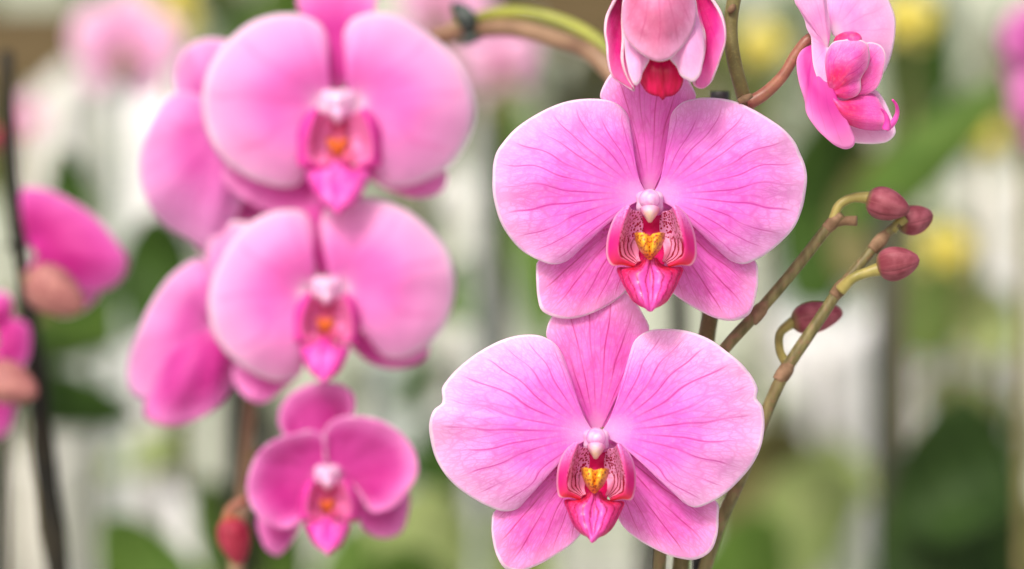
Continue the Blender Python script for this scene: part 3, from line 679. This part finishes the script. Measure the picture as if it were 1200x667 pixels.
T7 = Tr(200, 400, 2.497)
YM = YL - .012
cE = at(385, 560, YM)
fe = flower(left, cE, [(288, 540, YL + .036), (330, 520, YL + .03), (380, 545, YM + .01)], 'lowest blurred flower, deeper magenta and cupped')
petal('sepal', T7, (425, 330), [(350,290),(318,250),(318,205),(345,160),(390,132),(440,120),(495,125),(530,150),(538,195),(520,240),(480,290)], YM, P_LOW, fe, cE, -4, 0, -3, 0, .6, 2, **lab5)
petal('sepal', T7, (390, 430), [(330,430),(270,470),(252,520),(262,575),(285,615),(312,628),(345,598),(375,550),(400,480)], YM, P_LOW, fe, cE, -3, -2, 2, 2, .6, 4, **lab5)
petal('sepal', T7, (520, 420), [(540,490),(570,555),(620,576),(670,562),(694,510),(694,440),(640,420)], YM, P_LOW, fe, cE, -3, -2, 2, 2, .6, 4, **lab5)
petal('petal', T7, (440, 390), [(455,330),(450,280),(425,262),(375,268),(312,285),(262,320),(232,378),(224,440),(248,500),(300,543),(350,546),(384,510),(400,450)], YM, P_LOW, fe, cE, 2, 9, -3, 0, 1, 3, **lab5)
petal('petal', T7, (475, 390), [(452,330),(452,260),(482,228),(540,220),(620,235),(680,275),(716,330),(722,382),(692,440),(645,488),(592,500),(560,450),(525,410)], YM, P_LOW, fe, cE, 2, 9, -3, 0, 1, 3, **lab5)
front_lip(LipT(384, 560, .72, .0, .95), YM, fe, cE, SOFTLIP, .5)
m = MB(); tube(m, [(286, 600, YM + .02), (292, 592, YM + .01), (281, 589, YM), (270, 597, YM), (266, 612, YM)], [1.5, 1.5, 1.5, 1.9], 24, 10); m.build('bud_stalk', M_PEDPINK, left, BL)
bud('bud', at(268, 606, YM), at(281, 662, YM - .004), 5.7, M_BUDRED, left, BL, 1.2, label='dark red closed bud below the lowest blurred flower')

# green stem above it, and the clip that ties the two
bg = at(760, 1500, YL - .02)
g = thing('orchid_spike', bg, 'bright yellow-green stem arching just above the brown one', 'orchid stem')
m = MB()
tube(m, [(600, 1500, YL), (608, 700, YL), (640, 600, YL), (680, 520, YL), (700, 400, YL - .005), (755, 250, YL - .012), (755, 130, YL - .02), (705, 52, YL - .012), (660, 26, YL - .004), (610, 15, YL), (565, 20, YL + .01), (535, 33, YL + .018), (505, 46, YL + .024)], [3.2, 3.0, 2.6, 2.5, 2.5, 2.4, 2.2, 2.0], 110, 14)
m.build('stem', M_STEMGREEN, g, bg)
m = MB()
cc = at(543, 22, YL + .012)
m = MB()
tube(m, [(533, 6, YL + .010), (541, 14, YL + .008), (549, 26, YL + .007), (551, 38, YL + .010)], [1.6, 3.2, 3.4, 2.2], 14, 10)
tube(m, [(541, 48, YL + .012), (552, 46, YL + .006), (566, 40, YL + .010)], [1.4, 1.8, 1.2], 10, 10)
clip = m.build('clip', M_CLIP, None, cc)
clip['label'] = 'small dark plastic clip pinching the green and brown arching stems together'; clip['category'] = 'plant clip'

# ================================================================== far left magenta orchid
YK = 1.02
bk = at(70, 1500, YK)
far = thing('orchid_spike', bk, 'dark spike at the left edge with magenta flowers and peach buds', 'orchid spike')
m = MB()
tube(m, [(8, 60, YK), (12, 180, YK), (24, 300, YK), (42, 430, YK), (52, 540, YK), (68, 667, YK), (110, 1500, YK)], [2.2, 3.4, 4.6, 5.0, 4.4, 4.0], 60, 12, noise=.07)
m.build('stem', M_DARK, far, bk)
T8 = Tr(0, 130, 1.2421)
def blurflower(t, b, T, base, petals, Y, mat, label):
    c = at(*T(*base), Y)
    f = flower(t, c, [(T(*base)[0] - 20, T(*base)[1] + 6, Y + .02), (T(*base)[0] - 8, T(*base)[1], Y + .015), T(*base) + (Y + .002,)], label, M_DARK)
    for i, (nm, bb_, pts, f0) in enumerate(petals): petal(nm, T, bb_, pts, Y, mat, f, c, f0, 2, 5, 0, 1, 3, nt=49, ns=14)
blurflower(far, bk, T8, (40, 190), [
  ('petal', (40, 190), [(32,150),(34,112),(60,112),(100,128),(140,155),(170,190),(187,218),(178,245),(150,262),(110,262),(70,230)], 4),
  ('sepal', (60, 200), [(110,215),(150,240),(140,275),(120,292),(90,300),(60,280),(40,240)], 0)], YK - .02, P_EDGE, 'blurred magenta flower hanging right of the dark stem')
blurflower(far, bk, T8, (0, 300), [
  ('petal', (-5, 320), [(-20,270),(0,262),(15,270),(20,300),(40,310),(45,340),(36,370),(15,385)], 4),
  ('sepal', (-5, 340), [(10,380),(25,410),(22,440),(10,470),(-10,480),(-25,420)], 0)], YK - .02, P_EDGE, 'blurred magenta flower cut by the left edge')
m = MB(); tube(m, [(24, 320, YK), (38, 328, YK - .005), (50, 334, YK - .008)], [2, 2, 2.4], 12, 10); m.build('bud_stalk', M_STEMTAN, far, bk)
bud('bud', at(34, 322, YK - .05), at(98, 362, YK - .055), 8.6, M_BUDPEACH, far, bk, .4)
m = MB(); tube(m, [(30, 440, YK), (15, 450, YK - .01), (0, 452, YK - .01)], [2, 2, 2.4], 12, 10); m.build('bud_stalk', M_STEMTAN, far, bk)
bud('bud', at(-22, 440, YK - .05), at(44, 462, YK - .055), 7.8, M_BUDPEACH, far, bk, 1.4)
bud('bud', at(-4, 150, YK + .1), at(14, 178, YK + .1), 5.5, M_BUDRED, far, bk, 1.4)
b2 = at(0, 1500, YK + .08)
m = MB(); tube(m, [(4, 470, YK + .05), (3, 600, YK + .05), (2, 900, YK + .05), (0, 1500, YK + .05)], [2.4, 2.4], 20, 10)
st = m.build('support_stake', M_DARK, None, b2); st['label'] = 'thin dark stake at the lower left edge beside the dark spike'; st['category'] = 'stake'

# ================================================================== background plants (all strongly out of focus)
def leaf(parent, b, base, tip, width, Y0, Y1, mat, arch=.02, n=22, label=None):
    """strap leaf: base and tip in photograph pixels, width in pixels"""
    A, B = at(*base, Y0), at(*tip, Y1); L = (B - A).length; d = (B - A).normalized()
    side = d.cross(Vector((0, 1, 0))); side = side.normalized() if side.length > .1 else Vector((1, 0, 0))
    nrm = side.cross(d).normalized(); w = width * K * (Y0 + Y1) / 4
    rows = []
    for i in range(n):
        t = i / (n - 1)
        ww = w * max(.02, math.sin(math.pi * min(1, .06 + t * .94)) ** .5)
        c = A + d * L * t + nrm * arch * math.sin(math.pi * t)
        rows.append([c + side * ww * (j / 5 - 1) + nrm * (-abs(j / 5 - 1) * ww * -.28) for j in range(11)])
    m = MB(); m.grid(rows)
    return m.build('leaf', mat, parent, b, .0018, label=label)
def plant(cx, Y, label, leaves, stems=()):
    b = at(cx, 333.5 + .36 / (K * Y), Y)
    t = thing('orchid_plant', b, label, 'orchid plant', 'blurred plants behind the flowers')
    for lf in leaves: leaf(t, b, *lf)
    for (pts, r) in stems:
        m = MB(); tube(m, pts, r, 30, 10); m.build('stem', M_DARK, t, b)
    return t, b
def farflower(t, b, c, size, Y, mat, parts=None, rot=0.0, tilt=0.0, lip=M_ORANGE):
    """small open orchid flower far behind: five petals and a lip"""
    S = size / 100.0
    C, N = math.cos(rot), math.sin(rot)
    class FT:
        def __call__(s, x, y):
            x, y = x * S, y * S
            return (c[0] + x * C - y * N, c[1] + x * N + y * C)
    F = FT(); o = at(c[0], c[1], Y)
    fl = flower(t, o, [(c[0], c[1] + size * .8, Y + .03), (c[0], c[1] + size * .3, Y + .03), (c[0], c[1], Y + .001)], None, M_STEMLIGHT)
    kw = dict(nt=37, ns=10)
    petal('sepal', F, (0, -2), [(-10,-14),(-16,-34),(-8,-50),(0,-54),(8,-50),(16,-34),(10,-14)], Y, mat, fl, o, -2, 0, 2, 0, .5, 2, **kw)
    petal('sepal', F, (-3, 3), [(-18,8),(-34,20),(-36,38),(-24,46),(-10,34),(-2,18)], Y, mat, fl, o, -2, 0, 2, 0, .5, 2, **kw)
    petal('sepal', F, (3, 3), [(2,18),(10,34),(24,46),(36,38),(34,20),(18,8)], Y, mat, fl, o, -2, 0, 2, 0, .5, 2, **kw)
    petal('petal', F, (-3, 0), [(-10,-22),(-24,-36),(-40,-32),(-51,-12),(-48,10),(-34,20),(-16,12)], Y, mat, fl, o, 2, 3, 4, 0, .8, 2, **kw)
    petal('petal', F, (3, 0), [(16,12),(34,20),(48,10),(51,-12),(40,-32),(24,-36),(10,-22)], Y, mat, fl, o, 2, 3, 4, 0, .8, 2, **kw)
    petal('lip', F, (0, 2), [(-10,6),(-12,16),(-5,26),(0,32),(5,26),(12,16),(10,6)], Y, lip, fl, o, 4, 8, 4, 0, .5, 2, **kw)
    return fl

# left
plant(75, 1.45, 'pointed dark green leaf standing between the pale pots at the left', [((72, 262), (74, 172), 58, 1.45, 1.47, L_DARK), ((170, 380), (185, 250), 90, 1.5, 1.5, L_DARK)])
plant(110, 1.5, 'broad dark green leaves spreading right of the dark left spike', [((30, 470), (165, 490), 74, 1.45, 1.55, L_DARK), ((20, 405), (190, 375), 60, 1.5, 1.6, L_MID), ((60, 350), (230, 345), 60, 1.6, 1.6, L_DARK)])
plant(150, 1.4, 'light green rounded leaf at the bottom left', [((205, 760), (125, 605), 110, 1.4, 1.42, L_MID), ((230, 760), (175, 640), 80, 1.44, 1.46, L_PALE)])
plant(280, 1.6, 'leafy plant with dark brown stems under the left spike', [((280, 720), (235, 560), 70, 1.6, 1.6, L_MID), ((300, 760), (335, 600), 80, 1.6, 1.6, L_MID)],
      [([(268, 420, 1.6), (270, 560, 1.6), (272, 760, 1.6)], [5, 5]), ([(298, 440, 1.62), (297, 560, 1.62), (290, 760, 1.62)], [8, 8])])
# middle
plant(520, 1.6, 'pale olive leaves filling the gap below the middle', [((430, 760), (520, 575), 130, 1.6, 1.6, L_PALE), ((600, 780), (560, 600), 150, 1.65, 1.65, L_PALE), ((380, 760), (420, 610), 80, 1.55, 1.6, L_MID), ((480, 800), (470, 640), 120, 1.5, 1.5, L_MID)])
plant(590, 1.7, 'mixed green leaves between the left and right flowers', [((540, 380), (560, 300), 80, 1.7, 1.7, L_MID), ((640, 400), (600, 110), 60, 1.8, 1.9, L_MID), ((500, 560), (530, 490), 60, 1.7, 1.7, L_DARK)],
      [([(582, 130, 1.7), (580, 300, 1.7), (578, 420, 1.7), (576, 760, 1.7)], [6, 6, 6]), ([(792, 300, 1.2), (796, 400, 1.2), (760, 660, 1.2), (740, 900, 1.2)], [4.5, 4.5, 5])])
# right
plant(1130, 1.45, 'long green leaf slanting across the upper right', [((1000, 265), (1185, 95), 72, 1.5, 1.55, L_MID), ((950, 360), (990, 130), 110, 1.65, 1.6, L_DARK), ((1000, 330), (1045, 170), 80, 1.6, 1.6, L_OLIVE)])
plant(1125, 1.5, 'large dark green leaf low on the right', [((1150, 620), (1085, 500), 150, 1.38, 1.40, L_DEEP), ((1130, 900), (1130, 462), 190, 1.40, 1.42, L_DEEP), ((1200, 780), (1190, 560), 90, 1.5, 1.5, L_MID), ((1060, 800), (1060, 660), 70, 1.5, 1.5, L_DARK)])
plant(950, 1.7, 'pale grey-green leaves right of the lower sharp flower', [((900, 700), (985, 545), 110, 1.75, 1.7, L_PALE), ((850, 640), (930, 500), 90, 1.8, 1.75, L_OLIVE), ((830, 800), (900, 600), 120, 1.7, 1.7, L_MID), ((1000, 800), (960, 610), 100, 1.8, 1.8, L_GREY)])
plant(1140, 1.9, 'bright green leaves behind the yellow flowers at the right', [((1080, 420), (1120, 250), 100, 1.9, 1.9, L_MID), ((1170, 420), (1150, 330), 80, 1.9, 1.9, L_PALE), ((1040, 330), (1080, 280), 70, 1.9, 1.9, L_PALE)])

# a back row of plants lost in the blur
rb = random.Random(11)
for i in range(13):
    cx = -20 + i * 102; Y = 2.35 + rb.uniform(0, .2)
    b = at(cx, 333.5 + .36 / (K * Y), Y)
    t = thing('orchid_plant', b, 'olive and brown plant lost in blur in the farthest row', 'orchid plant', 'farthest row of blurred plants')
    for k in range(6):
        x = cx + rb.uniform(-40, 40); y = rb.uniform(60, 170) if i not in (2, 3, 8) else rb.uniform(20, 70)
        leaf(t, b, (x, y + rb.uniform(70, 120)), (x + rb.uniform(-60, 60), y - rb.uniform(40, 130)), rb.uniform(36, 64), Y, Y + rb.uniform(-.05, .05), rb.choice([L_OLIVE, L_OLIVE, L_DARK, L_MID, L_GREY]), n=14)
    m = MB(); tube(m, [(cx, 150, Y + .03), (cx, 333.5 + .36 / (K * Y), Y + .03)], [4, 4], 8, 8); m.build('stem', M_DARK, t, b)

for i in range(12):
    cx = 10 + i * 106; Y = 1.85 + rb.uniform(-.1, .15)
    b = at(cx, 333.5 + .36 / (K * Y), Y)
    t = thing('orchid_plant', b, 'drooping grey-green plant lost in blur between the pale sleeves', 'orchid plant', 'middle row of blurred plants')
    for k in range(3):
        x = cx + rb.uniform(-50, 50); y = rb.uniform(300, 640); a = rb.uniform(-75, 75)
        ln = rb.uniform(70, 140)
        leaf(t, b, (x, y), (x + ln * math.sin(R(a)), y - ln * math.cos(R(a)) * .8), rb.uniform(34, 60), Y + .02 * k, Y + rb.uniform(-.05, .05), rb.choice([L_GREY, L_GREY, L_PALE, L_OLIVE, L_MID, L_DARK]), n=14)
    m = MB(); tube(m, [(cx, 420, Y + .03), (cx, 333.5 + .36 / (K * Y), Y + .03)], [4, 4], 8, 8); m.build('stem', M_DARK, t, b)

# far flowers
def fspike(cx, Y, top, label, fls, col, lip, mat=M_STEMG):
    b = at(cx, 333.5 + .36 / (K * Y), Y)
    t = thing('orchid_spike', b, label, 'orchid spike', 'far blurred flower spikes')
    m = MB(); tube(m, [(cx, top, Y + .03), (cx, top + 150, Y + .03), (cx, 333.5 + .36 / (K * Y), Y + .03)], [2.5, 3.5], 24, 8); m.build('stem', mat, t, b)
    for (x, y, s, r) in fls: farflower(t, b, (x, y), s, Y, col, rot=r, lip=lip)
fspike(145, 1.55, 20, 'far pale pink flower blurred at the top left', [(147, 55, 128, .1)], P_FARPINK, M_STEMTAN, M_PGREY)
fspike(560, 1.6, -30, 'far pink flowers blurred beyond the arching stems', [(520, 5, 110, .2), (585, 70, 90, -.2)], P_FARPINK, M_STEMTAN, M_PGREY)
fspike(1200, 1.3, 0, 'purple flowers blurred at the top right edge', [(1236, 60, 130, .3), (1240, 125, 110, .0)], P_FARMAG, M_LIPMAG)
fspike(207, 1.8, 0, 'small yellow flower blurred near the top left', [(207, 22, 50, .3), (200, -20, 60, .1)], P_YEL, P_YEL)
fspike(890, 1.8, 20, 'yellow flowers blurred behind the side-facing flower', [(892, 52, 56, .2)], P_YEL, P_YEL)
fspike(1065, 1.75, 0, 'yellow flowers blurred at the top right', [(1064, 22, 66, .1)], P_YEL, P_YEL)
fspike(1150, 1.75, 130, 'small yellow flower blurred in front of the slanting green leaf', [(1150, 160, 52, .3)], P_YEL, P_YEL)
fspike(1110, 1.75, 270, 'yellow flowers blurred just behind the maroon buds', [(1108, 292, 62, .1)], P_YEL, P_YEL)
fspike(30, 1.8, 100, 'far cream and red flower blurred at the left edge', [(28, 140, 50, .3)], P_FARPINK, M_ORANGE)

# pots with white sleeves, on the bench
def pot(cx, ytop, wtop, Y, mat, label):
    """tapered plastic plant sleeve: rim radius from pixels, standing on the bench"""
    top = at(cx, ytop, Y); b = Vector((top.x, Y, ZC - .36)); rt = wtop * K * Y / 2; H = top.z - b.z
    m = MB(); rows = []
    prof = [(.0, .0), (.42, .0), (.46, .02), (.92, .93), (1.0, .94), (1.02, 1.0), (.97, 1.0), (.93, .95), (.60, .05), (0, .05)]
    for (r, z) in prof: rows.append([b + Vector((math.cos(a) * r * rt * (1 + .07 * math.sin(5 * a + cx) * z) + (cx % 7 - 3) * .006 * z, math.sin(a) * r * rt, z * H * (1 + .03 * math.sin(2 * a + cx)))) for a in [2 * math.pi * k / 40 for k in range(40)]])
    m.grid(rows, closed=True)
    o = m.build('plant_sleeve', mat, None, b); o['label'] = label; o['category'] = 'plant sleeve'; o['group'] = 'pale sleeves and pots in the background'
pot(160, 100, 110, 1.9, M_WHITE, 'bright white sleeve standing under the far pale pink flower')
pot(60, 100, 100, 2.2, M_CREAM, 'wide pale sleeve at the upper left behind the pointed dark leaf')
pot(52, 530, 90, 1.9, M_CREAM, 'white sleeve low at the left behind the dark spike')
pot(175, 400, 100, 2.0, M_PGREY, 'pale grey sleeve behind the lower mauve flower at the left')
pot(215, 575, 80, 1.75, M_WHITE, 'white sleeve behind the light green rounded leaf at the bottom left')
pot(550, 215, 110, 2.1, M_CREAM, 'cream sleeve in the gap between the two flower groups')
pot(480, 420, 110, 2.2, M_PGREY, 'pale grey sleeve right of the lower blurred flowers')
pot(1110, 330, 140, 2.0, M_WHITE, 'large white sleeve at the right behind the large dark leaf')
pot(975, 380, 130, 2.1, M_WHITE, 'white sleeve behind the two bud sprays')
pot(1190, 200, 90, 2.3, M_CREAM, 'cream sleeve at the right edge under the purple flowers')
pot(930, 200, 110, 2.4, M_PGREY, 'pale grey sleeve behind the right-hand sharp flower')
# post
bp = Vector((at(1040, 0, 1.5).x, 1.5, ZC - .36)); m = MB()
tube_pts(m, [bp, bp + Vector((0, 0, .30)), bp + Vector((0, 0, .405))], [.0075, .0075, .0075], 16)
po = m.build('post', M_POST, None, bp); po['label'] = 'dark upright post between the white sleeves at the right'; po['category'] = 'post'

# ---- setting: bench, back wall, timber
def box(m, c, s):
    x, y, z = c; a, b, d = s[0] / 2, s[1] / 2, s[2] / 2
    V = [Vector((x + i * a, y + j * b, z + k * d)) for k in (-1, 1) for j in (-1, 1) for i in (-1, 1)]
    n = len(m.v); m.v.extend(V)
    for q in ((0, 2, 3, 1), (4, 5, 7, 6), (0, 1, 5, 4), (2, 6, 7, 3), (0, 4, 6, 2), (1, 3, 7, 5)):
        m.f.append(tuple(n + i for i in q)); m.uv.append(((0, 0), (1, 0), (1, 1), (0, 1))); m.mi.append(0)
m = MB(); box(m, (0, 1.9, ZC - .375), (8, 3.6, .03)); o = m.build('bench', M_BENCH, None, (0, 1.9, ZC - .375), smooth=False); o['kind'] = 'structure'
m = MB(); box(m, (0, 4.0, ZC), (14, .05, 3)); o = m.build('wall', M_WALL, None, (0, 4.0, ZC), smooth=False); o['kind'] = 'structure'
m = MB(); box(m, (0, 0, ZC - 1.4), (60, 60, .02)); o = m.build('ground', M_BENCH, None, (0, 0, ZC - 1.4), smooth=False); o['kind'] = 'structure'
def board(name, cx, cy, w, h, Y, mat, label, cat):
    c = at(cx, cy, Y); m = MB(); box(m, c, (w * K * Y, .03, h * K * Y))
    o = m.build(name, mat, None, c, smooth=False); o['label'] = label; o['category'] = cat
board('timber_beam', 20, 58, 260, 92, 2.2, M_BROWN, 'brown timber beam blurred along the top left', 'beam')
board('timber_beam', 680, 8, 240, 90, 2.4, M_BROWN, 'brown timber beam blurred at the top behind the arching stems', 'beam')

# ------------------------------------------------------------------ camera, light, render
cam = bpy.data.cameras.new('camera'); co = bpy.data.objects.new('camera', cam); COL.objects.link(co)
co.location = (0, 0, ZC); co.rotation_euler = (R(90), 0, 0)
cam.lens = 100; cam.sensor_width = 36; cam.clip_start = .02; cam.clip_end = 200
cam.dof.use_dof = True; cam.dof.focus_distance = YF - .005; cam.dof.aperture_fstop = 4.3
scene.camera = co
w = bpy.data.worlds.new('World'); scene.world = w; w.use_nodes = True
nt = w.node_tree; bgn = nt.nodes['Background']
sky = nt.nodes.new('ShaderNodeTexSky'); sky.sky_type = 'NISHITA'; sky.sun_disc = False
EL, AZ = 44, 203           # azimuth clockwise from +Y
sky.sun_elevation = R(EL); sky.sun_rotation = R(AZ); sky.dust_density = 6; sky.air_density = .8; sky.ozone_density = .6
nt.links.new(sky.outputs[0], bgn.inputs[0]); bgn.inputs[1].default_value = .12
sl = bpy.data.lights.new('sun', 'SUN'); sl.energy = 1.5; sl.angle = R(12); sl.color = (1, .97, .94)
so = bpy.data.objects.new('sun', sl); COL.objects.link(so)
dirv = Vector((math.sin(R(AZ)) * math.cos(R(EL)), math.cos(R(AZ)) * math.cos(R(EL)), math.sin(R(EL))))
so.rotation_euler = dirv.to_track_quat('Z', 'Y').to_euler(); so.location = (0, 0, 5)
scene.render.engine = 'CYCLES'
scene.cycles.max_bounces = 7; scene.cycles.transparent_max_bounces = 8
scene.view_settings.view_transform = 'Standard'; scene.view_settings.look = 'None'
scene.view_settings.exposure = 0.52
